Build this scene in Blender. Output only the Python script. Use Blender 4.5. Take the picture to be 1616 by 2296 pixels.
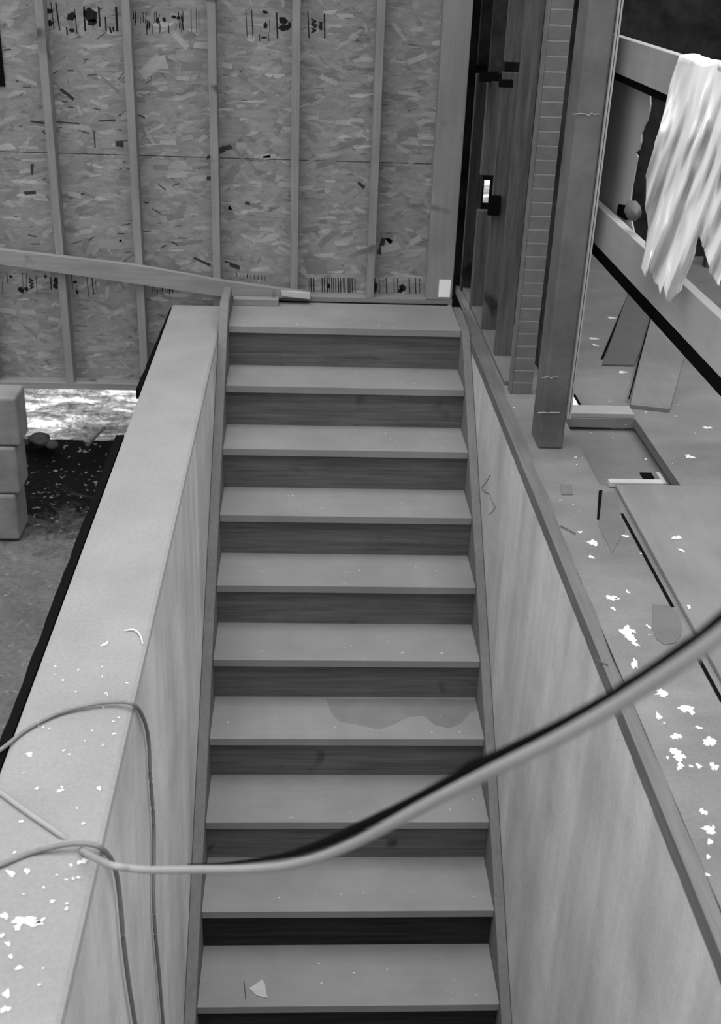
import bpy, bmesh, math, random
from mathutils import Vector, Matrix, noise
R = random.Random(7)
for o in list(bpy.data.objects): bpy.data.objects.remove(o)
sc = bpy.context.scene
COL = sc.collection
# ------------------------------------------------------------------ camera
F, PITCH, YAW, ROLL, CH = 2555.57, .46435, .05871, .03932, 1.7628
cp, sp, cy, sy = math.cos(PITCH), math.sin(PITCH), math.cos(YAW), math.sin(YAW)
fwd = Vector((sy*cp, cy*cp, -sp)); rt = Vector((cy, -sy, 0)); up = rt.cross(fwd)
cr, sr = math.cos(ROLL), math.sin(ROLL)
r2 = cr*rt + sr*up; u2 = -sr*rt + cr*up
cam = bpy.data.cameras.new('camera'); co = bpy.data.objects.new('camera', cam); COL.objects.link(co)
M = Matrix((r2, u2, -fwd)).transposed().to_4x4(); M.translation = (0, 0, CH); co.matrix_world = M
cam.sensor_fit = 'HORIZONTAL'; cam.sensor_width = 36; cam.lens = F*36/1616; cam.clip_start = .05; cam.clip_end = 200
cam.dof.use_dof = True; cam.dof.focus_distance = 4.0; cam.dof.aperture_fstop = 6
sc.camera = co
# ------------------------------------------------------------------ light
sc.view_settings.view_transform = 'Standard'; sc.view_settings.look = 'None'
sc.view_settings.gamma = 1; sc.view_settings.use_curve_mapping = False
sc.view_settings.exposure = 0.82
w = bpy.data.worlds.new('sky'); sc.world = w; w.use_nodes = True
bg = w.node_tree.nodes['Background']; bg.inputs[1].default_value = 1.15
_t = w.node_tree.nodes.new('ShaderNodeTexCoord'); _s = w.node_tree.nodes.new('ShaderNodeSeparateXYZ'); _r = w.node_tree.nodes.new('ShaderNodeValToRGB')
w.node_tree.links.new(_t.outputs['Generated'], _s.inputs[0]); w.node_tree.links.new(_s.outputs[2], _r.inputs[0]); w.node_tree.links.new(_r.outputs[0], bg.inputs[0])
_r.color_ramp.elements[0].position = 0; _r.color_ramp.elements[0].color = (.45, .45, .45, 1); _r.color_ramp.elements[1].position = .97; _r.color_ramp.elements[1].color = (2.6, 2.6, 2.6, 1); _m = _r.color_ramp.elements.new(.72); _m.color = (.72, .72, .72, 1)   # overcast dome, brightest overhead
sun = bpy.data.lights.new('sun', 'SUN'); sun.energy = 5.5; sun.angle = math.radians(.6)
so = bpy.data.objects.new('sun', sun); COL.objects.link(so)
so.rotation_euler = Vector((0.12, math.cos(math.radians(33)), math.sin(math.radians(33)))).to_track_quat('Z', 'Y').to_euler()
# ------------------------------------------------------------------ measures
D = 5.963; S0 = -1.290; SP = .4064
XL, XO, XR = -.4164, -.696, .838
Y0, Z0, T, RI, NO = 5.514, .0258, .2716, .2149, .028
xl, xr = -.371, .796
cc = Vector((0, 0, CH))
def ray(x, y): return fwd*F + r2*(x-808) - u2*(y-1148)
def PZ(x, y, z=0): v = ray(x, y); return cc + v*((z-CH)/v.z)
def PY(x, y, Y): v = ray(x, y); return cc + v*(Y/v.y)
def PX(x, y, X): v = ray(x, y); return cc + v*(X/v.x)
# ------------------------------------------------------------------ materials
def g(v): return (v, v, v, 1)
class NT:
    def __init__(s, name, rough=.8, spec=.25):
        s.m = bpy.data.materials.new(name); s.m.use_nodes = True; s.t = s.m.node_tree
        s.b = s.t.nodes['Principled BSDF']; s.b.inputs['Roughness'].default_value = rough
        s.b.inputs['Specular IOR Level'].default_value = spec
        tc = s.n('ShaderNodeTexCoord'); s.co = tc.outputs['Object']
    def n(s, t, **k):
        q = s.t.nodes.new(t)
        for a, b in k.items(): setattr(q, a, b)
        return q
    def l(s, a, b): s.t.links.new(a, b)
    def mapped(s, mscale=(1,1,1), rot=(0,0,0), loc=(0,0,0)):
        m = s.n('ShaderNodeMapping'); m.inputs['Scale'].default_value = mscale; m.inputs['Rotation'].default_value = rot
        m.inputs['Location'].default_value = loc; s.l(s.co, m.inputs[0]); return m.outputs[0]
    def noise(s, scale, detail=5, rough=.6, dist=0, **k):
        q = s.n('ShaderNodeTexNoise'); q.inputs['Scale'].default_value = scale; q.inputs['Detail'].default_value = detail
        q.inputs['Roughness'].default_value = rough; q.inputs['Distortion'].default_value = dist
        s.l(s.mapped(**k), q.inputs['Vector']); return q.outputs['Fac']
    def ramp(s, fac, stops, interp='LINEAR'):
        q = s.n('ShaderNodeValToRGB'); q.color_ramp.interpolation = interp; e = q.color_ramp.elements
        while len(e) < len(stops): e.new(.5)
        for i, (p, v) in enumerate(stops): e[i].position = p; e[i].color = g(v)
        s.l(fac, q.inputs[0]); return q.outputs[0]
    def mul(s, a, b): return s.mix(a, b, 1, 'MULTIPLY')
    def mix(s, a, b, f=.5, mode='MIX'):
        q = s.n('ShaderNodeMix', data_type='RGBA', blend_type=mode)
        if isinstance(f, (int, float)): q.inputs[0].default_value = f
        else: s.l(f, q.inputs[0])
        for i, v in ((6, a), (7, b)):
            if isinstance(v, (int, float)): q.inputs[i].default_value = g(v)
            else: s.l(v, q.inputs[i])
        return q.outputs[2]
    def bump(s, fac, st=.2, dist=.01):
        q = s.n('ShaderNodeBump'); q.inputs['Strength'].default_value = st; q.inputs['Distance'].default_value = dist
        s.l(fac, q.inputs['Height']); s.l(q.outputs[0], s.b.inputs['Normal'])
    def done(s, c): s.l(c, s.b.inputs['Base Color']); return s.m
def wood(name, v, axis=0, con=.25, rough=.8, knots=0, grain=60):
    m = NT(name, rough); sc_ = [grain]*3; sc_[axis] = 2.5
    f = m.noise(1, 6, .65, .3, mscale=tuple(sc_)); b = m.noise(2.2, 4, .6)
    c = m.mul(m.ramp(f, [(.3, v*(1-con)), (.7, v*(1+con*.6))]), m.ramp(b, [(.3, .82), (.7, 1.1)]))
    if knots:
        kk = m.noise(5, 2, .4, .5, mscale=(1, 1, 1), loc=(3, 1, 5)); c = m.mul(c, m.ramp(kk, [(.26, .35), (.34, 1)]))
    m.bump(f, .15, .002); return m.done(c)
def concrete(name, v, streak=None, speck=0, con=.16):
    m = NT(name, .9, .2)
    a = m.noise(3, 8, .6); b = m.noise(90, 3, .7)
    c = m.mul(m.ramp(a, [(.3, v*(1-con)), (.7, v*(1+con))]), m.ramp(b, [(.3, .9), (.7, 1.08)]))
    if streak:
        s = m.noise(1, 5, .6, .5, mscale=streak); c = m.mul(c, m.ramp(s, [(.32, .91), (.5, 1), (.66, 1.09)]))
        s = m.noise(1, 3, .5, 1.0, mscale=tuple(q*.4 for q in streak), loc=(5, 2, 1)); c = m.mul(c, m.ramp(s, [(.35, .9), (.62, 1.12)]))
    if speck:
        k = m.noise(16, 3, .6); k2 = m.ramp(k, [(.70, 0), (.74, speck)]); c = m.mix(c, .75, k2)
        k = m.noise(7, 5, .7, loc=(9, 4, 0)); c = m.mul(c, m.ramp(k, [(.32, .72), (.45, 1)]))
    m.bump(b, .1, .002); return m.done(c)
def plain(name, v, rough=.8, nz=0, sc_=8, spec=.25):
    m = NT(name, rough, spec); c = m.ramp(m.noise(sc_, 6, .65), [(.3, v*(1-nz)), (.7, v*(1+nz))]); return m.done(c)
def osb_mat():
    m = NT('strand_board', .85, .15)
    def flakes(scale, rot, loc):
        wv = m.noise(6, 2, .5, loc=loc)
        v = m.n('ShaderNodeTexVoronoi', feature='F1'); v.inputs['Scale'].default_value = 1; v.inputs['Randomness'].default_value = 1
        q0 = m.n('ShaderNodeMapping'); q0.inputs['Rotation'].default_value = (0, rot, 0); m.l(m.co, q0.inputs[0])
        q = m.n('ShaderNodeMapping'); q.inputs['Scale'].default_value = (scale[0], .01, scale[1]); q.inputs['Location'].default_value = loc
        m.l(q0.outputs[0], q.inputs[0])
        ad = m.n('ShaderNodeVectorMath', operation='ADD'); m.l(q.outputs[0], ad.inputs[0])
        ns = m.n('ShaderNodeTexNoise'); ns.inputs['Scale'].default_value = 14; m.l(m.co, ns.inputs['Vector'])
        sc2 = m.n('ShaderNodeVectorMath', operation='SCALE'); sc2.inputs['Scale'].default_value = .9; m.l(ns.outputs['Color'], sc2.inputs[0])
        m.l(sc2.outputs[0], ad.inputs[1]); m.l(ad.outputs[0], v.inputs['Vector'])
        se = m.n('ShaderNodeSeparateColor'); m.l(v.outputs['Color'], se.inputs[0]); return se
    a = flakes((12, 34), .10, (0, 0, 0)); b = flakes((12, 38), -.45, (3, 0, 7)); c = flakes((11, 34), .8, (9, 0, 2)); d = flakes((11, 48), 0.02, (1, 0, 4)); e = flakes((11, 36), -.9, (5, 0, 8)); h = flakes((10, 36), .3, (7, 0, 1))
    st = [(0, .15), (.12, .19), (.5, .22), (.88, .25), (1, .32)]
    base = m.ramp(a.outputs[0], st)
    for q, th in ((b, .5), (c, .68), (h, .6), (e, .8)): base = m.mix(base, m.ramp(q.outputs[0], st), m.ramp(q.outputs[1], [(th, 0), (th+.02, .8)]))
    base = m.mix(base, m.ramp(d.outputs[0], [(0, .13), (.3, .21), (1, .40)]), m.ramp(d.outputs[1], [(.86, 0), (.88, .8)]))
    f = m.noise(1, 6, .7, .4, mscale=(14, 14, 60)); base = m.mul(base, m.ramp(f, [(.3, .80), (.5, 1), (.75, 1.15)]))
    f = m.noise(1, 5, .7, 1.5, mscale=(9, 9, 22), loc=(4, 2, 9)); base = m.mul(base, m.ramp(f, [(.30, .35), (.37, 1)]))
    f = m.noise(1, 4, .7, 2.5, mscale=(5, 5, 30), loc=(1, 7, 3)); base = m.mul(base, m.ramp(f, [(.33, .4), (.345, 1)]))
    m.bump(f, .2, .003); return m.done(base)
MT = dict(
    osb=osb_mat(), stud=wood('stud_pine', .22, 2, .18, knots=1), plate=wood('plate_pine', .22, 0, .18, knots=1),
    stud2=wood('stud_pine_board', .25, 2, .12, knots=1),
    tread=wood('tread_wood', .225, 0, .05, grain=40), riser=wood('riser_dark_wood', .115, 0, .42, knots=1),
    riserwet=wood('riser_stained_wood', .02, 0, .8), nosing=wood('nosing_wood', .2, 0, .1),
    stringer=wood('stringer_wood', .16, 1, .15), sill=wood('sill_dark_wood', .13, 1, .2),
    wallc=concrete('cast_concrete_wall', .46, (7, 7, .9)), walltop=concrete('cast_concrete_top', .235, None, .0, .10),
    slab=concrete('dusty_floor', .16, (2.5, 5, 5), .0, .14), stain=plain('damp_stain', .13, .6, .12, 9), dirt=concrete('dirt_ground', .15, None, 0, .3),
    sheet=wood('plywood_dusty', .185, 1, .1, grain=25), plaster=plain('white_plaster', .62, .9, .05), wet=plain('water_stain', .165, .6, .12, 9), darkplank=plain('dark_plank', .10, .8, .08), darkboard=plain('dark_board', .135, .8, .12),
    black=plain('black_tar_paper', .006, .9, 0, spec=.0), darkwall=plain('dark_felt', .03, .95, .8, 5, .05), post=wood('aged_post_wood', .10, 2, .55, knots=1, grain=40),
    steel=plain('dull_galvanised_steel', .095, .6, .4, 4, .4), trim=plain('pale_metal_trim', .3, .5, .08),
    brick=plain('dusty_brick', .13, .9, .15, 14), mortar=plain('pale_mortar', .24, .9, .1), rail=wood('guard_rail_pine', .36, 1, .06),
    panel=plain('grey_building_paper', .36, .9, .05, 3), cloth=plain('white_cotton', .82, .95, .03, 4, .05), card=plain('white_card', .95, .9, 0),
    hose=plain('light_rubber_hose', .26, .6, .05), cordb=plain('black_rubber', .006, .8, 0, spec=.02), cord=plain('grey_rubber_cord', .17, .7, .15, 60),
    block=plain('concrete_block', .16, .95, .25, 7), ink=plain('black_stencil_ink', .015, .9, .3, 60, .05), light=wood('fresh_cut_pine', .42, 0, .1),
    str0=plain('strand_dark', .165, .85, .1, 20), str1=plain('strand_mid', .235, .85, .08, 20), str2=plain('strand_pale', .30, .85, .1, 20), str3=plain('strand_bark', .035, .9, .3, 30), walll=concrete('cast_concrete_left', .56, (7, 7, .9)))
def ground_mat():
    m = NT('weedy_earth', .95, .1)
    a = m.noise(2.2, 8, .7, .6, mscale=(1, 2.2, 1)); b = m.noise(22, 6, .75, 1.0, mscale=(1, .6, 1))
    c = m.mul(m.ramp(a, [(.40, .07), (.5, .22), (.60, .75)]), m.ramp(b, [(.36, .35), (.6, 1.15)])); m.bump(b, .8, .05); return m.done(c)
MT['ground'] = ground_mat()
def soil_mat():
    m = NT('crawl_space_soil', .95, .1)
    a = m.noise(2.5, 8, .7, .8); b = m.noise(40, 5, .8, .5)
    sx = m.n('ShaderNodeSeparateXYZ'); m.l(m.co, sx.inputs[0])
    ad = m.n('ShaderNodeMath', operation='MULTIPLY_ADD'); m.l(m.noise(3.0, 9, .8, 1.2, loc=(2, 5, 1)), ad.inputs[0]); ad.inputs[1].default_value = 2.2; m.l(sx.outputs[1], ad.inputs[2])
    wet = m.ramp(m_scale(m, ad.outputs[0], .1), [(.575, 1), (.625, .03)])  # shade below the bank edge painted into the soil colour
    c = m.mul(m.mul(m.ramp(a, [(.3, .075), (.7, .14)]), m.ramp(b, [(.3, .7), (.7, 1.25)])), wet); k = m.noise(28, 3, .6, loc=(7, 7, 7)); c = m.mix(c, .16, m.ramp(k, [(.63, 0), (.67, 1)])); m.bump(b, .5, .02); return m.done(c)
def m_scale(m, f, k):
    q = m.n('ShaderNodeMath', operation='MULTIPLY'); m.l(f, q.inputs[0]); q.inputs[1].default_value = k; return q.outputs[0]
MT['soil'] = soil_mat()
def stain_tread():
    m = NT('water_stained_tread', .8); f = m.noise(1, 6, .65, .3, mscale=(2.5, 40, 40))
    c = m.ramp(f, [(.3, .255), (.7, .28)])
    s = m.noise(4.2, 2, .4, .8, loc=(.3, .2, 0)); return m.done(m.mul(c, m.ramp(s, [(.40, 1), (.44, .68), (.52, .82), (.56, .8), (.58, 1)])))
MT['treadst'] = stain_tread()
# ------------------------------------------------------------------ mesh helpers
def box(bm, a, b, mi=0, rotz=0, bev=0):
    a = Vector(a); b = Vector(b); lo = Vector([min(p) for p in zip(a, b)]); hi = Vector([max(p) for p in zip(a, b)])
    vs = [bm.verts.new((x, y, z)) for x in (lo.x, hi.x) for y in (lo.y, hi.y) for z in (lo.z, hi.z)]
    fs = [bm.faces.new([vs[i] for i in q]) for q in ((0,1,3,2),(4,6,7,5),(0,4,5,1),(2,3,7,6),(0,2,6,4),(1,5,7,3))]
    for f in fs: f.material_index = mi
    if bev: bmesh.ops.bevel(bm, geom=list({e for f in fs for e in f.edges}), offset=bev, segments=2, affect='EDGES', profile=.5)
    return vs
def prism(bm, pts, d, mi=0):                      # polygon pts (Vectors) extruded by vector d
    d = Vector(d); a = [bm.verts.new(p) for p in pts]; b = [bm.verts.new(Vector(p)+d) for p in pts]; n = len(a)
    fs = [bm.faces.new(a), bm.faces.new(b[::-1])] + [bm.faces.new((a[i], b[i], b[(i+1) % n], a[(i+1) % n])) for i in range(n)]
    for f in fs: f.material_index = mi
def obj(name, bm, mats, parent=None, smooth=False, **pr):
    bmesh.ops.recalc_face_normals(bm, faces=bm.faces)
    me = bpy.data.meshes.new(name); bm.to_mesh(me); bm.free()
    for m in (mats if isinstance(mats, (list, tuple)) else [mats]): me.materials.append(m)
    if smooth: me.polygons.foreach_set('use_smooth', [True]*len(me.polygons))
    o = bpy.data.objects.new(name, me); COL.objects.link(o)
    if parent: o.parent = parent
    for k, v in pr.items(): o[k] = v
    return o
def empty(name, label, cat, group=None, kind=None):
    o = bpy.data.objects.new(name, None); COL.objects.link(o); o.empty_display_size = .1
    if label: o['label'] = label
    if cat: o['category'] = cat
    if group: o['group'] = group
    if kind: o['kind'] = kind
    return o
def bx(name, a, b, m, parent=None, bev=.002, **pr):
    bm = bmesh.new(); box(bm, a, b, bev=bev); return obj(name, bm, m, parent, **pr)
def spline(P, n=12):
    P = [Vector(p) for p in P]; Q = [2*P[0]-P[1]] + P + [2*P[-1]-P[-2]]; out = []
    for i in range(1, len(Q)-2):
        for k in range(n):
            t = k/n; a, b, c, d = Q[i-1:i+3]
            out.append(.5*((2*b)+(c-a)*t+(2*a-5*b+4*c-d)*t*t+(3*b-a-3*c+d)*t**3))
    out.append(P[-1]); return out
def tube(bm, pts, r, n=10, mi=0):
    rings = []; ref = Vector((0, 0, 1))
    for i, p in enumerate(pts):
        t = (pts[min(i+1, len(pts)-1)] - pts[max(i-1, 0)]).normalized()
        rr = r(i/(len(pts)-1)) if callable(r) else r
        a = t.cross(ref); a = (a if a.length > .05 else t.cross(Vector((1, 0, 0)))).normalized(); b = t.cross(a)
        if rings and a.dot(pa) < 0: a = -a; b = -b
        pa = a
        rings.append([bm.verts.new(p + rr*(a*math.cos(q*2*math.pi/n) + b*math.sin(q*2*math.pi/n))) for q in range(n)])
    for A, B in zip(rings, rings[1:]):
        for q in range(n): bm.faces.new((A[q], A[(q+1) % n], B[(q+1) % n], B[q])).material_index = mi
    bm.faces.new(rings[0][::-1]); bm.faces.new(rings[-1])
def blob(bm, c, rx, ry, mi, h=.003, seed=0, rot=0):
    if rx > .012 and mi and seed < 120:
        q = random.Random(seed*7+1)
        for k in range(5):
            a = q.uniform(0, 6.28); d = q.uniform(.45, 1.15); blob(bm, (c[0]+rx*d*math.cos(a), c[1]+ry*d*math.sin(a), c[2]), rx*q.uniform(.15, .42), ry*q.uniform(.15, .42), mi, h, 1000+seed*9+k, q.uniform(0, 3))
    rr = random.Random(seed*13+5); n = 26; ph = [rr.uniform(0, 6.28) for _ in range(4)]; pts = []
    for k in range(n):
        a = 2*math.pi*k/n; s = 1+.28*math.sin(2*a+ph[0])+.22*math.sin(3*a+ph[1])+.2*math.sin(5*a+ph[2])+.16*math.sin(9*a+ph[3])
        x, y = rx*s*math.cos(a), ry*s*math.sin(a)
        pts.append((c[0]+x*math.cos(rot)-y*math.sin(rot), c[1]+x*math.sin(rot)+y*math.cos(rot), c[2]))
    prism(bm, pts, (0, 0, h+(seed%37)*.00004), mi)
# ================================================================== setting: earth, ceiling, foundation walls
bm = bmesh.new()                                   # earth: raised bank outside, lower crawl space inside
xs = [-6+i*.12 for i in range(101)]; ys = [-2+j*.12 for j in range(60)] + [5.3+.06*j for j in range(20)] + [6.5+.25*j for j in range(50)]
def gz(x, y):
    e = 5.62+.05*noise.noise((x*3, 0, 4))+.10*max(0, (x+1.1))
    t = min(1, max(0, (y-e+.0)/.07))
    h = -.81+t*.12 + max(0, y-6.4)*.03 + .02*noise.noise((x*3, y*3, 0)) + .012*noise.noise((x*11, y*11, 0))*(1 if y < 6 else 2)
    if y > 6.3: h += .05*noise.noise((x*1.5, y*1.5, 3))
    return h
grid = [[bm.verts.new((x, y, gz(x, y))) for y in ys] for x in xs]
def inside(x, y): return XO+.03 < x < 4.2 and -2 < y < 5.9
for i in range(len(xs)-1):
    for j in range(len(ys)-1):
        if inside(xs[i], ys[j]) and inside(xs[i+1], ys[j+1]): continue
        f = bm.faces.new((grid[i][j], grid[i+1][j], grid[i+1][j+1], grid[i][j+1])); f.material_index = 0 if gz(xs[i]+.06, ys[j]) > -.72 else 1
obj('ground', bm, [MT['ground'], MT['soil']], smooth=True, kind='structure', label='bare earth beside and behind the foundation, sunlit beyond the wall')
PIX = lambda x, y, rx, ry, z=0: (PZ(x, y, z), abs((PZ(x+rx, y, z)-PZ(x, y, z)).x), abs((PZ(x, y-ry, z)-PZ(x, y+ry, z)).y)/2)
# left foundation wall with white blotches on its top
bm = bmesh.new(); box(bm, (XO, -1.2, -2.7), (XL, 5.95, 0), bev=.014)
for f in bm.faces:
    f.normal_update()
    if f.normal.z > .3: f.material_index = 1
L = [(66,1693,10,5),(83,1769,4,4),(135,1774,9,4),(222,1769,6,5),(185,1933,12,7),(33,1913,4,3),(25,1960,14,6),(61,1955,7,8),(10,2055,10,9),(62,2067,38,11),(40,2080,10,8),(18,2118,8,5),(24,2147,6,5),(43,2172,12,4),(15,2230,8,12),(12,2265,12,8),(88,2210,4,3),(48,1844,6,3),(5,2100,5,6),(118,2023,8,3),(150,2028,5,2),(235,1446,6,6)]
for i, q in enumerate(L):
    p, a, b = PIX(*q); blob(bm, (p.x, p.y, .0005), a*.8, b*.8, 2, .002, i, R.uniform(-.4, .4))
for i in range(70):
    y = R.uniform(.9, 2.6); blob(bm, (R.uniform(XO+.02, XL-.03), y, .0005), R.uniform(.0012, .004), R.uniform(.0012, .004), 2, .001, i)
# curled pale shaving
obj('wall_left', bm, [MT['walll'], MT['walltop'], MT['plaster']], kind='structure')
bm = bmesh.new(); tube(bm, spline([PZ(279,1414,.004), PZ(300,1412,.006), PZ(314,1424,.006), PZ(320,1444,.004)]), .0022, 6)
obj('wood_shaving', bm, MT['plaster'], label='thin curled white shaving on top of the left concrete wall', category='shaving')
bm = bmesh.new(); box(bm, (XR, -1.2, -2.7), (XR+.25, 5.95, -.045), bev=.004)
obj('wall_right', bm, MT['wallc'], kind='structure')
bx('floor_1', (-.45, -1.2, -2.75), (.9, 6, -2.6), MT['dirt'], kind='structure')
bx('floor_2', (-3, -2.2, -.2), (3.2, .55, 0), MT['slab'], kind='structure')
# black strip along the outer edge of the left wall (broken where the light floods in)
bm = bmesh.new()
def strip(y0, y1, w0, w1, seed):
    n = int((y1-y0)/.03); prev = None
    for k in range(n+1):
        t = k/n; y = y0+(y1-y0)*t; wd = (w0+(w1-w0)*t)*(1+.22*noise.noise((y*9, seed, 0)))
        sec = [bm.verts.new(p) for p in ((XO-.0005, y, -.003), (XO-wd, y, -.006+.004*noise.noise((y*6, 5, seed))), (XO-wd, y, -.05), (XO-.0005, y, -.05))]
        if prev:
            for q in range(4): bm.faces.new((prev[q], prev[(q+1) % 4], sec[(q+1) % 4], sec[q]))
        else: bm.faces.new(sec[::-1])
        prev = sec
    bm.faces.new(prev)
strip(1.2, 4.17, .022, .032, 1); strip(4.68, 5.9, .022, .005, 2)
obj('tar_paper_strip', bm, MT['black'], label='ragged black tar paper strip along the outer edge of the left concrete wall', category='tar paper')
# ================================================================== back wall
back = empty('wall_back', 'strand board stud wall at the head of the stairs', None, kind='structure')
for z0, z1 in ((-.498, .742), (.746, 1.962), (1.966, 5.6)):  # panels rise far out of view, height added to keep sun off the interior
    for x0, x1 in ((-4.6, -1.692), (-1.688, .80)):
        bx('sheathing_panel', (x0, D+.089, z0), (x1, D+.101, z1), MT['osb'], back, 0)
bx('building_wrap', (-4.6, D+.102, -.49), (.80, D+.106, 5.6), MT['black'], back, 0)  # unseen black backing added to stop light through the panel seams
for i in range(-7, 5):
    x = S0+SP*i; zb = -.461 if i < 2 else .055
    if i == 2: zb = -.461
    bx('stud', (x, D, zb), (x+.040, D+.089, 5.6), MT['stud'], back, label='vertical pine stud on strand board wall')
bx('stud', (.657, D-.003, .055), (.796, D+.089, 5.6), MT['stud2'], back, label='wide pine corner stud at the right end')
bx('bottom_plate', (-4.6, D, -.498), (-.70, D+.089, -.461), MT['plate'], back, label='lower bottom plate left of the stairwell')
bx('bottom_plate', (-.40, D, -.012), (.80, D+.089, .055), MT['plate'], back, label='bottom plate above the top tread')
# stencilled ink on the board: bars, blots and the rotated letters
def ink(name, items, Y=D+.0885):
    bm = bmesh.new(); k = 0
    for it in items:
        if it[0] == 'b':                             # bar: x0,y0,x1,y1,width
            _, x0, y0, x1, y1, wd = it; a, b = PY(x0, y0, Y), PY(x1, y1, Y); s = (PY(x0+wd, y0, Y)-a)
            prism(bm, [a-s/2, a+s/2, b+s/2, b-s/2], (0, -.0006, 0))
        elif it[0] == 'o':
            _, x, y, rx, ry = it; c = PY(x, y, Y); ax = (PY(x+rx, y, Y)-c).length; az = (PY(x, y+ry, Y)-c).length; rr = random.Random(k+int(x)); ph = [rr.uniform(0, 6) for _ in range(3)]
            prism(bm, [c+Vector((ax*s*math.cos(a), 0, az*s*math.sin(a))) for a, s in ((2*math.pi*q/16, 1+.14*math.sin(2*2*math.pi*q/16+ph[0])+.14*math.sin(5*2*math.pi*q/16+ph[1])) for q in range(16))], (0, -.0006, 0))
        k += 1
    return obj(name, bm, MT['ink'], back)
def letters(txt, x, y, hpx, rot=-math.pi/2, Y=D+.087):
    c = bpy.data.curves.new('letters', 'FONT'); c.body = txt; c.size = (PY(x+hpx, y, Y)-PY(x, y, Y)).length*1.45; c.extrude = .0004; c.align_x = 'CENTER'; c.align_y = 'CENTER'; c.offset = .0014
    t = bpy.data.objects.new('t', c); me = bpy.data.meshes.new_from_object(t); bpy.data.objects.remove(t)
    me.transform(Matrix.Translation(PY(x, y, Y)) @ Matrix.Rotation(math.pi/2, 4, 'X') @ Matrix.Rotation(rot, 4, 'Z')); me.materials.append(MT['ink'])
    o = bpy.data.objects.new('stencil_letters', me); COL.objects.link(o); o.parent = back
it = [('o',108,25,11,6),('o',110,52,10,6),('b',114,5,121,65,2),('b',125,5,134,68,3),('o',160,37,9,10),('b',167,20,173,75,2),('b',149,60,151,78,3),('o',161,68,7,4),('b',188,15,191,70,4),
      ('o',203,34,14,17),('o',207,50,11,7),('b',221,15,224,60,4),('b',222,22,232,17,3),('b',238,72,216,88,2),('b',260,15,263,70,5),('b',236,38,238,70,3),('b',246,60,249,74,4),('b',253,60,255,70,4)]
R2 = random.Random(4)
for q in range(42):
    x = R2.uniform(292, 415); y = R2.uniform(22, 60); it.append(('b', x, y, x+R2.uniform(-1, 1), y+R2.uniform(3, 24), R2.uniform(.8, 2.2)))
it += [('o',353,46,4,6),('o',368,44,4,5),('o',390,38,5,4),('o',400,40,4,4),('b',428,20,429,72,1.3),('b',440,20,441,75,1.2),('b',445,22,446,60,1),('b',407,35,411,68,3)]
it += [('b',551,22,554,84,1.5),('b',564,22,567,84,2),('b',584,62,585,73,1),('b',604,43,605,72,1.2),('b',584,72,606,73,1.2),('b',581,76,582,92,2),('b',602,76,603,93,1.3),('o',592,84,6,2.5),('o',595,57,5,6),('b',620,28,622,86,3),
       ('o',635,46,9,9),('o',637,62,11,8),('o',649,56,4,6),('b',690,25,693,86,2.5),('b',727,30,728,86,3),('o',594,27,7,3)]
ink('stencil_marks', it); letters('APA', 703, 58, 11); letters('PRP', 718, 58, 7)
it = [('o',24,620,4,3),('o',47,650,7,6),('b',15,612,18,635,1.5),('b',81,618,83,660,1.3),('b',113,620,115,650,2.5),('o',126,630,5,9),('o',124,642,5,6),('b',160,615,163,648,1.3),('o',168,632,5,3),('o',173,655,3,5),('b',194,618,199,665,1.4),('b',206,620,210,660,2.5),('b',213,622,216,650,1),
      ('b',5,630,6,660,1),('b',50,612,52,660,1),('b',59,612,60,655,1),('o',102,620,3,4),('o',59,648,4,5)]
for q in range(22):
    x = R2.uniform(335, 392); it.append(('b', x, 641+(x-335)*.08, x+1, R2.uniform(650, 662), R2.uniform(.7, 1.4)))
for q in range(9): x = 530+q*8; it.append(('b', x, 612+q*.8, x+.6, 619+q*1.4, R2.uniform(1, 2.4)))
for x in (692,697,703,722,727,733,738,743,747,752,758,763,770,773,780,784,789,795,840,850,866,883,891,917,931,940): it.append(('b', x, 623, x+1, 658, R2.uniform(.9, 2.6)))
it += [('o',902,645,8,7),('o',898,652,6,5),('o',737,641,4,5)]
ink('stencil_marks', it); letters('APA', 70, 636, 9); letters('APA', 842, 643, 7)
bm = bmesh.new(); RF = random.Random(12)
def strand(x, y, L, wd, ang, mi, Y=D+.0886):
    c = PY(x, y, Y); k = (PY(x+1, y, Y)-c).length; d = Vector((math.cos(ang), 0, math.sin(ang)))*L*k/2; n_ = Vector((-math.sin(ang), 0, math.cos(ang)))*wd*k/2
    prism(bm, [c-d-n_*RF.uniform(.6, 1.1), c+d-n_, c+d*RF.uniform(.8, 1)+n_, c-d*RF.uniform(.8, 1.1)+n_*.9], (0, -.0005-.00002*RF.randint(0, 9), 0), mi)
for q in ((520,388,38,20,-2.1,0),(515,475,34,16,.9+1.2,0),(340,150,60,26,.7,2),(355,142,40,30,.2,2),(72,380,26,7,1.45,3),(545,350,26,7,1.2,0),(528,335,40,6,-.9,0),(430,148,50,18,0,0),(405,92,44,14,-.75,2),(450,102,34,14,0,2),(770,275,36,12,0,2),(702,264,26,10,.1,2),(1,0,1,1,0,2),(376,320,38,10,0,2),(588,350,38,10,.1,2),(710,600,46,34,.1,0),(875,555,44,18,.3,2),(190,550,12,36,-.3,0),(245,548,60,24,0,1),(605,352,30,9,.2,2),(800,270,34,10,-.05,2),(590,540,50,12,.3,2),(930,540,30,14,.6,2),(560,255,90,16,0,1),(85,275,34,7,-.1,3),(68,432,26,8,.1,3),(268,323,18,14,0,3),(470,400,14,9,0,3),(555,456,12,8,0,3),(810,415,20,7,-.7,3),(865,405,30,6,-.4,0),(515,580,34,5,-.15,0),(150,275,60,3,-.05,3),(240,270,40,3,.08,3),(212,312,3,40,0,3)):
    strand(*q)
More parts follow.
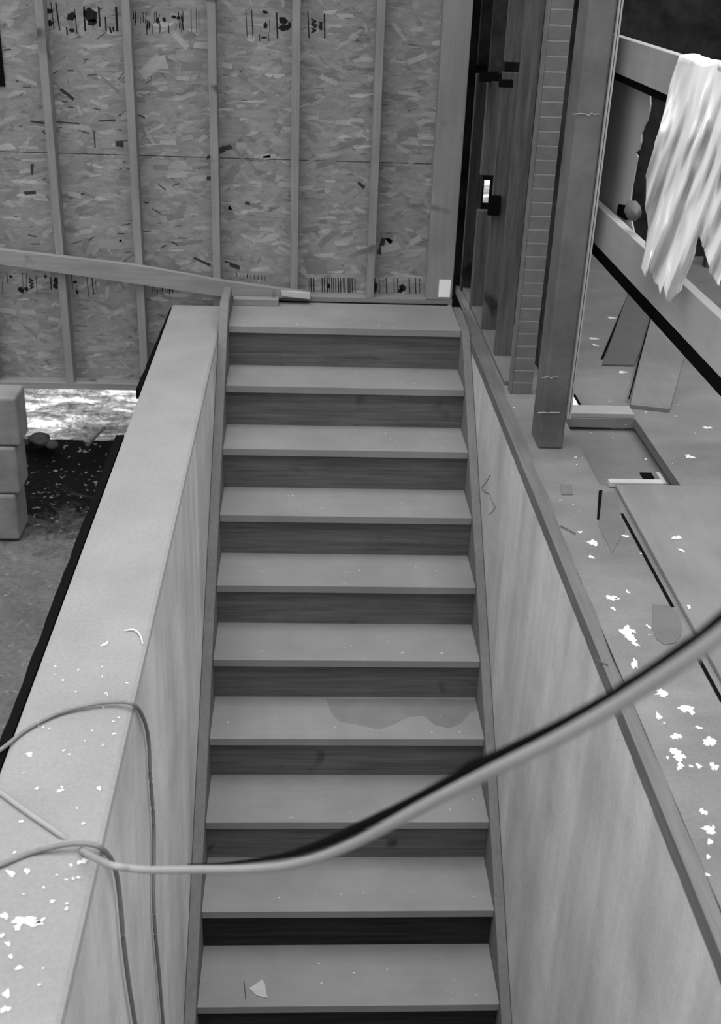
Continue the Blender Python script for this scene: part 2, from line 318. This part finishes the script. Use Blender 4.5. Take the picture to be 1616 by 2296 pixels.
for q in range(150):
    x, y = RF.uniform(0, 950), RF.uniform(100, 640); L = RF.uniform(18, 52); strand(x, y, L, RF.uniform(5, 13), RF.gauss(0, .45), RF.choice((0, 1, 1, 1, 2, 2)) if RF.random() > .05 else 3)
for q in range(30):
    x, y = RF.uniform(0, 360), RF.uniform(650, 850); strand(x, y, RF.uniform(18, 52), RF.uniform(5, 13), RF.gauss(0, .45), RF.choice((0, 1, 1, 2)))
for q in range(60):
    x, y = RF.uniform(0, 420), RF.uniform(60, 600); strand(x, y, RF.uniform(6, 24), RF.uniform(1.2, 3), RF.gauss(0, .5), 3)
obj('surface_strands', bm, [MT['str0'], MT['str1'], MT['str2'], MT['str3']], back)
# small dark slot at the upper left corner of the wall
a, b = PY(0, 0, D+.086), PY(12, 194, D+.086)
bx('wall_slot', (a.x-.1, D+.080, b.z), (b.x, D+.088, 2.0), MT['black'], back, 0, label='narrow black slot at the upper left')
# diagonal brace nailed over the studs
bm = bmesh.new(); Yb = D-.042
tp = [PY(-60, 553, Yb), PY(300, 595, Yb), PY(500, 631, Yb), PY(695, 657, Yb)]; bt = [PY(695, 670, Yb), PY(620, 668, Yb), PY(490, 664, Yb), PY(300, 636, Yb), PY(-60, 585, Yb)]
prism(bm, tp+bt, (0, .041, 0))
bmesh.ops.bevel(bm, geom=bm.edges[:], offset=.002, segments=1, affect='EDGES')
obj('brace_board', bm, MT['plate'], label='long pine board nailed diagonally across the studs, dropping to the right', category='board')
bm = bmesh.new(); prism(bm, [PY(x, y, Yb-.024) for x, y in ((630, 653), (695, 658), (695, 671), (632, 664))], (0, .02, 0))
obj('wood_offcut', bm, MT['light'], label='pale split end of timber resting on the plate left of centre', category='wood')
bm = bmesh.new(); box(bm, (-.368, 5.86, Z0+.0005), (-.13, Yb-.003, .062), bev=.003)
obj('blocking', bm, MT['plate'], label='short knotty block under the low end of the diagonal board', category='block')
bx('white_card', (.722, D-.006, .070), (.784, D-.0035, .164), MT['card'], None, 0, label='small white card stuck at the foot of the wide corner stud', category='card')
# ================================================================== staircase
st = empty('staircase', 'steep straight timber staircase of pale treads and dark risers between concrete walls', 'staircase')
def sl(y): return Z0-(Y0-y)*RI/T
NS = 12
for i in range(NS):
    yn = Y0-i*T; z = Z0-i*RI
    back_y = D-.0 if i == 0 else Y0-(i-1)*T+NO+.02
    bm = bmesh.new(); box(bm, (xl, yn, z-.036), (xr, back_y if i else D-.002, z), bev=.002)
    if i == 6:
        prism(bm, [PZ(x, y, z+.0002) for x, y in ((730,1567),(738,1585),(745,1603),(762,1618),(800,1624),(850,1636),(878,1626),(915,1608),(950,1605),(975,1625),(1008,1633),(1035,1620),(1052,1600),(1068,1590),(1066,1570),(900,1566))], (0, 0, .0003), 2)
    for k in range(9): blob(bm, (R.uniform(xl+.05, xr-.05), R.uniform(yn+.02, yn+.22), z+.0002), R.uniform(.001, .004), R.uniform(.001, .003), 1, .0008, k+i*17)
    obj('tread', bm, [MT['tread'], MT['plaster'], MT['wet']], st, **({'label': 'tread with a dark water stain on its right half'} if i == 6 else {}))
    bm = bmesh.new(); box(bm, (xl, yn+NO, z-RI), (xr, yn+NO+.02, z-.036), bev=0)
    dark = i >= 8  # lowest risers get a nearly black wood
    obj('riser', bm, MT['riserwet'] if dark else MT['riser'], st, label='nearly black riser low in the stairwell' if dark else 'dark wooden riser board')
def stringer(x0, x1, off, ytop, ztop):
    bm = bmesh.new(); lo = 2.1
    pts = [Vector((x0, lo, sl(lo)+off)), Vector((x0, lo, sl(lo)-.30)), Vector((x0, ytop, sl(ytop)-.30)), Vector((x0, ytop, ztop)), Vector((x0, min(ytop-.02, Y0+(ztop-Z0-off)*T/RI), ztop))]
    prism(bm, pts, (x1-x0, 0, 0)); bmesh.ops.bevel(bm, geom=bm.edges[:], offset=.003, segments=1, affect='EDGES')
    obj('stringer', bm, MT['stringer'], st)
stringer(XL+.0015, xl-.0005, .06, 5.85, .13); stringer(xr+.0005, XR-.0015, .025, 5.90, .03)
# thin caulk-dark line along back of the top tread
bm = bmesh.new()
bx('joint_strip', (xl+.02, D-.0165, Z0), (xr-.02, D-.003, Z0+.004), MT['black'], st, 0)
# wooden knot / dust lines on treads come from the materials; paper scrap and nail on the last tread
zt = Z0-9*RI
bm = bmesh.new(); prism(bm, [PZ(x, y, zt+.002) for x, y in ((558, 2217), (588, 2196), (594, 2206), (596, 2224), (600, 2238), (575, 2232))], (0, 0, .001))
obj('paper_scrap', bm, MT['light'], label='torn pale paper scrap lying on the lowest visible tread', category='paper')
bm = bmesh.new(); tube(bm, [PZ(547, 2199, zt+.003), PZ(551, 2238, zt+.003)], .0018, 6)
obj('nail', bm, MT['post'], label='thin dark nail lying beside the paper scrap on the lowest tread', category='nail')
# ================================================================== right floor
bm = bmesh.new()
def top(x0, x1, y0, y1, z=0): box(bm, (x0, y0, z-.04), (x1, y1, z))
HX0, HX1, HY0, HY1 = 1.10, 1.405, 3.76, 4.42
top(XR+.04, 3.6, .3, HY0); top(XR+.04, HX0, HY0, HY1); top(HX1, 3.6, HY0, HY1); top(XR+.04, 3.6, HY1, 6.5); top(1.2, 3.6, 6.5, 7.3)
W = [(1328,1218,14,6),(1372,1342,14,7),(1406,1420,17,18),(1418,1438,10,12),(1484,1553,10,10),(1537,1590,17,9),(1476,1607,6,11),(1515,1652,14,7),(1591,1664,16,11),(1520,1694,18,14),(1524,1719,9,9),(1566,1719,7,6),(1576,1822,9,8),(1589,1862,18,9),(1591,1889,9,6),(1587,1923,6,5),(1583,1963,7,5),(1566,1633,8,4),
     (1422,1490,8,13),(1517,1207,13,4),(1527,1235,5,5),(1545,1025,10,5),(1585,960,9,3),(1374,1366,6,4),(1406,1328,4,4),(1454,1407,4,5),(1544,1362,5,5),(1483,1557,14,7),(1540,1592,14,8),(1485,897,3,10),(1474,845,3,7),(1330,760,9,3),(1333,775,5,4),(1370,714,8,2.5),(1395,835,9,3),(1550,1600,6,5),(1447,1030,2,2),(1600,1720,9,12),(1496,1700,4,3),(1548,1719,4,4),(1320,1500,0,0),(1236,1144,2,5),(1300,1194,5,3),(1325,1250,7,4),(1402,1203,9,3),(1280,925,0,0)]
for i, q in enumerate(W):  # irregular white blotches on the floor
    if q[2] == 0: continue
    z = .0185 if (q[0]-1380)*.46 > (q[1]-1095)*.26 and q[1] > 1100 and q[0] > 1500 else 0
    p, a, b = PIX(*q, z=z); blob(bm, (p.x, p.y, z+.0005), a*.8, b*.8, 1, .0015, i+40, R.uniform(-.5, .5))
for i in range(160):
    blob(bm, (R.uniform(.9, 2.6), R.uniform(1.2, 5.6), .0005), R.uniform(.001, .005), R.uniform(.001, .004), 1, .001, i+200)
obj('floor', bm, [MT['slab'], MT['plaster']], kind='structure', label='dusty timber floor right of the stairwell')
bm = bmesh.new()
def sill_edge(y): return .868+.012*noise.noise((y*4, 0, 0))+.022*min(1, max(0, (y-2.8)/2))
prev = None
for k in range(150):
    y = .5+k*.0365; e = sill_edge(y); sec = [bm.verts.new(p) for p in ((XR-.001+.002*noise.noise((y*17, 3, 3)), y, -.045), (XR-.001, y, .004), (e+.006, y, .004), (e+.006, y, -.045))]
    if prev:
        for q in range(4): bm.faces.new((prev[q], prev[(q+1) % 4], sec[(q+1) % 4], sec[q]))
    else: bm.faces.new(sec[::-1])
    prev = sec
bm.faces.new(prev)
obj('trim_1', bm, MT['sill'], kind='structure', label='dark worn edge board along the right side of the stairwell')
# recess bottom, curb and boards round the opening
bx('hatch_board', (HX0-.02, HY0-.02, -.075), (HX1+.02, HY1+.02, -.055), MT['darkboard'], None, 0, label='dark flat board at the bottom of the rectangular floor opening', category='board')
bm = bmesh.new(); box(bm, (1.105, HY1+.005, 0), (1.40, HY1+.10, .022), bev=.003)
obj('curb_board', bm, MT['trim'], label='pale batten along the far edge of the floor opening', category='board')
bm = bmesh.new(); box(bm, (1.13, HY0-.022, .002), (1.33, HY0+.012, .022), bev=.002)
obj('edge_batten', bm, MT['light'], label='light batten along the near edge of the floor opening', category='board')
bm = bmesh.new(); box(bm, (1.335, HY0+.0, -.05), (1.350, HY0+.10, .012), bev=.002)
obj('short_block', bm, MT['trim'], label='short pale block in the near right corner of the opening', category='block')
a, b = PZ(1434, 1059, -.05), PZ(1472, 1079, -.05)
bm = bmesh.new(); prism(bm, [PZ(1424, 952, -.0545), PZ(1430, 952, -.0545), PZ(1490, 1052, -.0545), PZ(1483, 1054, -.0545)], (0, 0, .003)); obj('gap_strip', bm, MT['black'], label='black line along the right side of the floor opening', category='strip')
bx('dark_pad', (a.x, b.y, -.0545), (b.x, a.y, -.050), MT['black'], None, 0, label='small square black pad in the near right corner of the opening', category='pad')  # black patch painted in for the darkness of a small hole
# plywood sheets
sheet = bmesh.new(); prism(sheet, [(1.128, .7, .001), (3.2, .7, .001), (3.2, HY0-.03, .001), (1.150, HY0-.03, .001)], (0, 0, .017))
bmesh.ops.bevel(sheet, geom=sheet.edges[:], offset=.002, segments=1, affect='EDGES')
obj('plywood_sheet', sheet, MT['sheet'], label='large dusty plywood sheet at the right, its long edge running beside the stairwell', category='plywood')
bx('gap_strip', (1.118, 2.90, .0012), (1.1275, 3.52, .004), MT['black'], None, 0, label='thin black gap strip along the left edge of the large plywood sheet', category='strip')
bx('gap_strip', (1.112, 2.42, .0012), (1.122, 2.62, .004), MT['black'], None, 0, label='short black gap strip right beyond the cable', category='strip')
P5 = [PZ(x, y, .001) for x, y in ((1420, 822), (1350, 820), (1436, 578), (1520, 610))]
bm = bmesh.new(); prism(bm, P5, (0, 0, .010)); bmesh.ops.bevel(bm, geom=bm.edges[:], offset=.002, segments=1, affect='EDGES')
obj('floor_plank', bm, MT['darkplank'], label='dark grey plank lying on the floor under the guard rail', category='plank')
bm = bmesh.new(); prism(bm, [PZ(x, y, .001) for x, y in ((1352, 806), (1346, 806), (1409, 655), (1413, 655))], (0, 0, .003))
obj('gap_strip', bm, MT['black'], label='thin black line along the left edge of the dark plank', category='strip')
bm = bmesh.new(); prism(bm, [PZ(x, y, .001) for x, y in ((1412, 915), (1500, 925), (1545, 760), (1465, 660))], (0, 0, .016))
obj('plywood_offcut', bm, MT['sheet'], label='pale plywood offcut right of the dark plank under the rail', category='plywood')
bm = bmesh.new(); prism(bm, [PZ(x, y, .0185) for x, y in ((1411, 895), (1408, 895), (1460, 700), (1463, 700))], (0, 0, .006))
obj('gap_strip', bm, MT['black'], label='thin black line between dark plank and pale offcut', category='strip')
# worn patches and shims on the floor
for pts, lab, m, h in ((((1345,1105),(1382,1100),(1400,1190),(1372,1240),(1342,1180)), 'dull tapered paper patch beside the corner of the plywood sheet', 'stain', .0012),
                    (((1463,1356),(1500,1358),(1516,1372),(1528,1400),(1526,1425),(1512,1442),(1490,1446),(1472,1434),(1463,1410)), 'rounded dull grey patch of paper by the sheet edge above the cable', 'stain', .0012),
                    (((1256,1087),(1280,1088),(1283,1110),(1258,1110)), 'small dark square scrap on the floor between stairwell and opening', 'stain', .002)):
    bm = bmesh.new(); prism(bm, [PZ(x, y, .001) for x, y in pts], (0, 0, h)); obj('shim' if h > .01 else 'paper_patch', bm, MT[m], label=lab, category='shim' if h > .01 else 'patch')
bm = bmesh.new(); prism(bm, [PZ(x, y, .001) for x, y in ((1338,1165),(1342,1102),(1350,1100),(1343,1165))], (0, 0, .004))
obj('gap_strip', bm, MT['black'], label='tiny black sliver left of the triangular shim', category='strip')
for (a, b, lab) in (((1255, 1178), (1290, 1196), 'thin dark splinter on the floor past the edge board, middle of the stairwell'), ((1336, 1478), (1362, 1492), 'thin dark splinter crossing the dark edge board above the cable')):
    bm = bmesh.new(); tube(bm, [PZ(*a, .006), PZ(*b, .006)], .002, 6); obj('splinter', bm, MT['post'], label=lab, category='splinter')
# white bracket at the column foot
bm = bmesh.new(); prism(bm, [PZ(x, y, .001) for x, y in ((1281, 921), (1303, 921), (1284, 893))], (0, 0, .01))
obj('bracket', bm, MT['card'], label='tiny white triangular bracket at the foot of the steel column', category='bracket')
bm = bmesh.new(); prism(bm, [PZ(x, y, .001) for x, y in ((1284, 890), (1288, 890), (1303, 917), (1299, 919))], (0, 0, .015))
obj('gap_strip', bm, MT['black'], label='tiny black sliver beside the white bracket', category='strip')
# ================================================================== dark wall of posts on the right
pw = empty('wall_far_right', 'dark wall of aged posts beyond the stairwell', None, kind='structure')
def slit_wall(bm):
    a, b = PY(1086, 404, 6.45), PY(1095, 455, 6.45); x0, x1 = .80, 1.26; z0, z1 = -.9, 5.6
    for q in (((x0, z0), (a.x, z1)), ((b.x, z0), (x1, z1)), ((a.x, z0), (b.x, b.z)), ((a.x, a.z), (b.x, z1))):
        box(bm, (q[0][0], 6.45, q[0][1]), (q[1][0], 6.47, q[1][1]))
bm = bmesh.new(); slit_wall(bm); box(bm, (1.10, 4.92, -.04), (1.12, 6.45, 2.62)); box(bm, (1.24, 6.47, -.9), (1.26, 7.32, 5.6)); box(bm, (1.24, 7.3, -.9), (4.6, 7.32, 5.6)); box(bm, (3.6, .3, -.2), (3.62, 7.3, 2.62))  # unseen tall upper parts and return wall added to keep sun out
obj('sheathing', bm, MT['darkwall'], pw)  # near-black colour puts the shadow between the posts into the sheathing
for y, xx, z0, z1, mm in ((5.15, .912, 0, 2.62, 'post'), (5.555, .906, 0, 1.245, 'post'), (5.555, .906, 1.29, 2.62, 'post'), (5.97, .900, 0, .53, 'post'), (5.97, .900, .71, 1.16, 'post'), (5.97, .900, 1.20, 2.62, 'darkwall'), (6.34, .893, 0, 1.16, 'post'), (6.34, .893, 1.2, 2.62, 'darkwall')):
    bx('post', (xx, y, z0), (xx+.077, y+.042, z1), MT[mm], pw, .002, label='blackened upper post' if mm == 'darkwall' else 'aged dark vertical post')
# sole plate and pale wood strip under the posts
bx('sole_plate', (.905, 4.80, .001), (1.0, 6.44, .02), MT['stringer'], pw)
bm = bmesh.new()
def blockp(x0, x1, y0, y1, Y, m='black', d=.03):
    a, b = PY(x0, y0, Y), PY(x1, y1, Y); box(bm, (a.x, Y-d, b.z), (b.x, Y, a.z), bev=.002)
for args, lab in (((1075, 1100, 160, 183, 5.965), 'black block nailed between the farthest posts'), ((1118, 1147, 177, 195, 5.148), 'black block on the face of the nearest dark post'), ((1103, 1114, 160, 181, 5.55), 'narrow black block on the middle dark post'),
                  ((1095, 1118, 437, 481, 5.55), 'ragged dark block low on the middle dark post')):
    bm = bmesh.new(); blockp(*args); obj('nailing_block', bm, MT['black'], label=lab, category='block')
# brick pier
pier = empty('brick_pier', 'narrow brick pier with pale mortar joints between dark posts and steel column', 'brick pier')
bm = bmesh.new(); pitch = .0556; z = .0; k = 0
while z < 2.55:
    box(bm, (.922, 4.69, z+.003), (1.010, 4.745, z+pitch-.003), bev=.001); z += pitch; k += 1
obj('brick', bm, MT['brick'], pier)
bx('side_board', (.914, 4.688, 0), (.9215, 4.75, 2.6), MT['brick'], pier, .001)
bx('mortar', (.9225, 4.691, 0), (1.0095, 4.744, 2.56), MT['mortar'], pier, 0, label='pale mortar joints')
# steel column
colm = empty('steel_column', 'wide dull steel box column with a pale edge trim right of the brick pier', 'column')
XC = PY(1386, 0, 4.09).x
bx('shaft', (.930, 4.09, 0), (XC, 4.25, 2.6), MT['steel'], colm, .008)
bx('edge_trim', (XC+.001, 4.08, .13), (XC+.007, 4.10, 2.6), MT['trim'], colm, .001, label='pale vertical trim'); bx('edge_trim', (XC+.0095, 4.08, .13), (XC+.016, 4.10, 2.6), MT['trim'], colm, .001, label='pale vertical trim')
for xa, xb, yy in ((1284, 1344, 256), (1212, 1252, 846), (1206, 1255, 925)):
    bm = bmesh.new(); tube(bm, [PY(xa+(xb-xa)*t/10, yy+5*noise.noise((t*.9, yy, 1)), 4.0885) for t in range(11)], .002, 6); obj('weld_seam', bm, MT['trim'], colm)
# ---- faint curling pencil mark low on the right concrete wall belongs to that wall
bm = bmesh.new(); tube(bm, spline([PX(x, y, XR-.0005) for x, y in ((1098, 1066), (1092, 1078), (1084, 1088), (1080, 1096), (1088, 1104), (1098, 1108), (1101, 1120), (1106, 1130), (1110, 1138), (1104, 1146), (1097, 1154))]), .0016, 5)
obj('pencil_mark', bm, MT['riser'], bpy.data.objects['wall_right'])
# ================================================================== guard rail
gr = empty('guard_rail', 'pine guard rail of two wide boards running back past the steel column', 'guard rail')
bx('top_rail', (1.30, 2.3, 1.303), (1.338, 6.4, 1.443), MT['rail'], gr, .003); bx('mid_rail', (1.30, 2.3, .585), (1.338, 6.4, .748), MT['rail'], gr, .003)
bx('rail_post', (1.342, 2.33, .02), (1.43, 2.37, 1.5), MT['rail'], gr)
bx('rail_post', (1.342, 6.25, 0), (1.43, 6.29, 1.5), MT['rail'], gr)
bx('rail_backing', (1.300, 2.3, .535), (1.335, 6.4, .581), MT['black'], gr, 0, label='black strip below the middle rail'); bx('rail_backing', (1.305, 2.3, 1.275), (1.335, 6.4, 1.300), MT['black'], gr, 0, label='black strip below the top rail')  # black strips stand in for the shade under each rail
# ragged grey sheet behind the rails
edge = [(1456, 205), (1457, 235), (1455, 250), (1450, 270), (1442, 285), (1440, 292), (1437, 300), (1436, 320), (1432, 335), (1424, 342), (1429, 352), (1425, 370), (1421, 395), (1416, 420), (1413, 450), (1411, 480), (1415, 495), (1420, 520), (1425, 545)]
bm = bmesh.new(); E = [PX(x, y, 1.36) for x, y in edge]; prism(bm, [Vector((1.36, 6.2, 1.42))] + [Vector((1.36, E[0].y, 1.42))] + E + [Vector((1.36, 6.2, E[-1].z))], (.006, 0, 0))
obj('building_paper', bm, MT['panel'], label='grey sheet with a ragged right edge hanging behind the guard rail', category='sheet')
# round knob of wadding on the mid rail
bm = bmesh.new(); bmesh.ops.create_icosphere(bm, subdivisions=3, radius=1); c = PX(1419, 472, 1.31)
for v in bm.verts:
    n_ = v.co.normalized(); s = 1+.18*noise.noise(n_*2.2); v.co = c + Vector((n_.x*.028, n_.y*.075, n_.z*.037))*s
obj('wadding_lump', bm, MT['stain'], smooth=True, label='small rounded grey lump sitting on the middle rail left of the white cloth', category='lump')
bm = bmesh.new(); prism(bm, [PX(x, y, 1.355) for x, y in ((1385, 458), (1403, 460), (1401, 478), (1415, 492), (1400, 493), (1382, 480))], (.004, 0, 0))
obj('black_scrap', bm, MT['black'], label='small black scrap left of the grey lump on the middle rail', category='scrap')
# dark post at the far right
bx('rail_upright', (2.52, 7.0, 0), (2.62, 7.06, 2.6), MT['post'], None, .002, label='grey upright against the dark wall at the top right', category='post')
# ================================================================== white cloth over the rail
Lc = [(0, 1519, 134), (.12, 1500, 180), (.22, 1491, 235), (.34, 1476, 285), (.39, 1468, 304), (.46, 1462, 330), (.56, 1448, 400), (.68, 1447, 455), (.80, 1452, 510), (.90, 1445, 560), (1, 1436, 604)]
def leftpx(t):
    for (a, x0, y0), (b, x1, y1) in zip(Lc, Lc[1:]):
        if t <= b: s = (t-a)/(b-a); return x0+(x1-x0)*s, y0+(y1-y0)*s
    return Lc[-1][1:]
prof = [(0, 604), (.06, 625), (.085, 590), (.13, 636), (.155, 640), (.165, 660), (.21, 640), (.26, 682), (.31, 660), (.36, 652), (.42, 610), (.50, 545), (.53, 528), (.56, 545), (.62, 615), (.70, 640), (.8, 600), (1, 560)]
def bot(u):
    for (a, y0), (b, y1) in zip(prof, prof[1:]):
        if u <= b: return y0+(y1-y0)*(u-a)/(b-a)
NU, NV = 150, 90
bm = bmesh.new(); rows = []
def fold(u, t, px, py):
    d = px+.33*py                                  # creases lean down to the left
    f = .5*math.sin(d*.085+1.5*math.sin(py*.011))+.3*math.sin(d*.19+py*.013)+.6*noise.noise((d*.03, py*.006, 3))+.25*noise.noise((d*.11, py*.012, 8))
    return f+.12*math.sin(d*.31+px*.02+3*noise.noise((px*.02, py*.01, 1)))
for j in range(-6, NV+1):
    t = max(0, j/NV); row = []
    for i in range(NU+1):
        u = i/NU; lx, ly = leftpx(t); rx = 1690; top_y = 134+(u*22 if u < .35 else 7.7-(u-.35)*40+0)
        y = top_y+(bot(u)-top_y)*t; x = lx+(rx-lx)*u + (0 if t < .9 else -10*(t-.9)*10*(.5-.5*math.cos(u*40))*.5)
        amp = .006+.030*min(1, t*3)*(1-.35*max(0, t-.75)*4*.3)
        X = 1.275-amp*(1+fold(u, t, x, y))
        p = PX(x, y, X)
        if j <= 0:
            q = -j/6; yy = p.y; p = Vector((1.27+.10*q, yy, 1.450-(0 if q < .8 else .06)+.008*math.sin(q*3.14)+.004*fold(u, t, x, y)))
        row.append(bm.verts.new(p))
    rows.append(row)
for A, B in zip(rows, rows[1:]):
    for i in range(NU): bm.faces.new((A[i], A[i+1], B[i+1], B[i]))
cl = obj('draped_cloth', bm, MT['cloth'], smooth=True, label='crumpled white cloth garment hanging in folds over the guard rail', category='cloth')
md = cl.modifiers.new('thick', 'SOLIDIFY'); md.thickness = .004
# ================================================================== block pier at the far left
for k in range(3):
    lab = ('lowest', 'middle', 'topmost')[k]
    bx('concrete_block', (-1.70, 4.775+.008*k, -.805+.236*k), (-1.312+.022*k, 4.97, -.572+.236*k), MT['block'], None, .012, label='weathered grey concrete block at the left edge, %s of the stack of three' % lab, category='concrete block', group='concrete blocks stacked left of the stairwell')
# stones and a stick on the bank
for k, (x, y, r, z) in enumerate(((90, 985, .05, -.66), (62, 993, .024, -.68), (116, 998, .03, -.68))):
    bm = bmesh.new(); bmesh.ops.create_icosphere(bm, subdivisions=3, radius=r); c = PZ(x, y, z)
    for v in bm.verts: s = 1+.35*noise.noise(v.co*25+Vector((k, 0, 0))); v.co = Vector((v.co.x*1.2, v.co.y, v.co.z*.7))*s + c
    obj('stone', bm, MT['darkwall'], smooth=True, label=('largest dark clod on the edge of the bright bank', 'small dark clod left of the largest one', 'small dark clod right of the largest one')[k], category='stone', group='clods on the edge of the bank')
bm = bmesh.new(); tube(bm, [PZ(196, 996, -.64), PZ(215, 975, -.63), PZ(234, 958, -.62)], lambda t: .014-.004*t, 8)
obj('stick', bm, MT['post'], label='short dark stick leaning on the bank left of the concrete wall', category='stick')
# ================================================================== cables
bm = bmesh.new(); Xw = XL+.008
p1 = [PZ(-60, 1715, .006), PZ(0, 1682, .006), PZ(60, 1636, .006), PZ(130, 1600, .008), (PZ(205, 1580, .012)), PZ(262, 1574, .014), PZ(300, 1580, .012)]
p1 += [PX(x, y, XL+.010) for x, y in ((322, 1612), (333, 1660), (337, 1740), (345, 1860), (344, 2000), (348, 2090), (358, 2200), (368, 2320), (380, 2450))]
tube(bm, spline(p1), .0052, 10)
obj('power_cord', bm, MT['cord'], smooth=True, label='thin grey cord in a high arch over the left wall, passing under the hose', category='cord')
bm = bmesh.new()
p2 = [PZ(-60, 1958, .006), PZ(0, 1940, .006), PZ(70, 1912, .006), PZ(140, 1895, .018), PZ(185, 1892, .020), PZ(222, 1899, .016)]
p2 += [PX(x, y, XL+.012) for x, y in ((248, 1925), (262, 1965), (270, 2030), (277, 2110), (288, 2200), (303, 2296), (318, 2400))]
tube(bm, spline(p2), .0058, 10)
obj('power_cord', bm, MT['cord'], smooth=True, label='grey cord hanging down the left wall, crossing over the pale hose', category='cord')
def PD(x, y, d): v = ray(x, y); return cc + v*(d/F)
hp = [(-40, 1748, None), (0, 1776, None), (60, 1820, None), (130, 1868, None), (185, 1908, None), (240, 1937, 2.06), (300, 1948, 2.04), (350, 1951, 2.0), (440, 1950, 1.9), (560, 1948, 1.78), (640, 1941, 1.68), (720, 1921, 1.58), (800, 1888, 1.48), (900, 1836, 1.36), (1000, 1781, 1.25), (1100, 1730, 1.16), (1250, 1656, 1.06), (1400, 1570, .98), (1550, 1470, .91), (1660, 1385, .87)]
H = [PZ(x, y, .006) if d is None else PD(x, y, d) for x, y, d in hp]
bm = bmesh.new(); tube(bm, spline(H), .0068, 12)
hose = obj('air_hose', bm, MT['hose'], smooth=True, label='pale rubber hose with a black line, slung across the stairwell', category='hose')
bp = [(420, 1938, 1.93, .001), (500, 1936, 1.84, .002), (590, 1926, 1.75, .0035), (660, 1912, 1.66, .005), (740, 1884, 1.56, .0065), (800, 1856, 1.48, .0065), (860, 1827, 1.41, .006), (930, 1790, 1.33, .0045), (1020, 1742, 1.24, .005), (1060, 1720, 1.21, .008), (1115, 1693, 1.16, .0052), (1250, 1626, 1.07, .0045), (1370, 1560, 1.0, .0048), (1400, 1543, .985, .0062), (1460, 1507, .955, .0065), (1540, 1450, .915, .0062), (1570, 1425, .90, .0045), (1660, 1348, .865, .0045)]
bm = bmesh.new(); sp_ = spline([PD(x, y, d) for x, y, d, r in bp], 8); rs = [q[3] for q in bp]
tube(bm, sp_, lambda t: rs[min(int(t*(len(rs)-1)), len(rs)-2)]*(1-(t*(len(rs)-1)) % 1 if t < 1 else 0)+rs[min(int(t*(len(rs)-1))+1, len(rs)-1)]*((t*(len(rs)-1)) % 1 if t < 1 else 1), 12)
obj('black_line', bm, MT['cordb'], hose, smooth=True, label='black rubber line beside the hose')  # shadow side of the hose shaped as a separate black strand
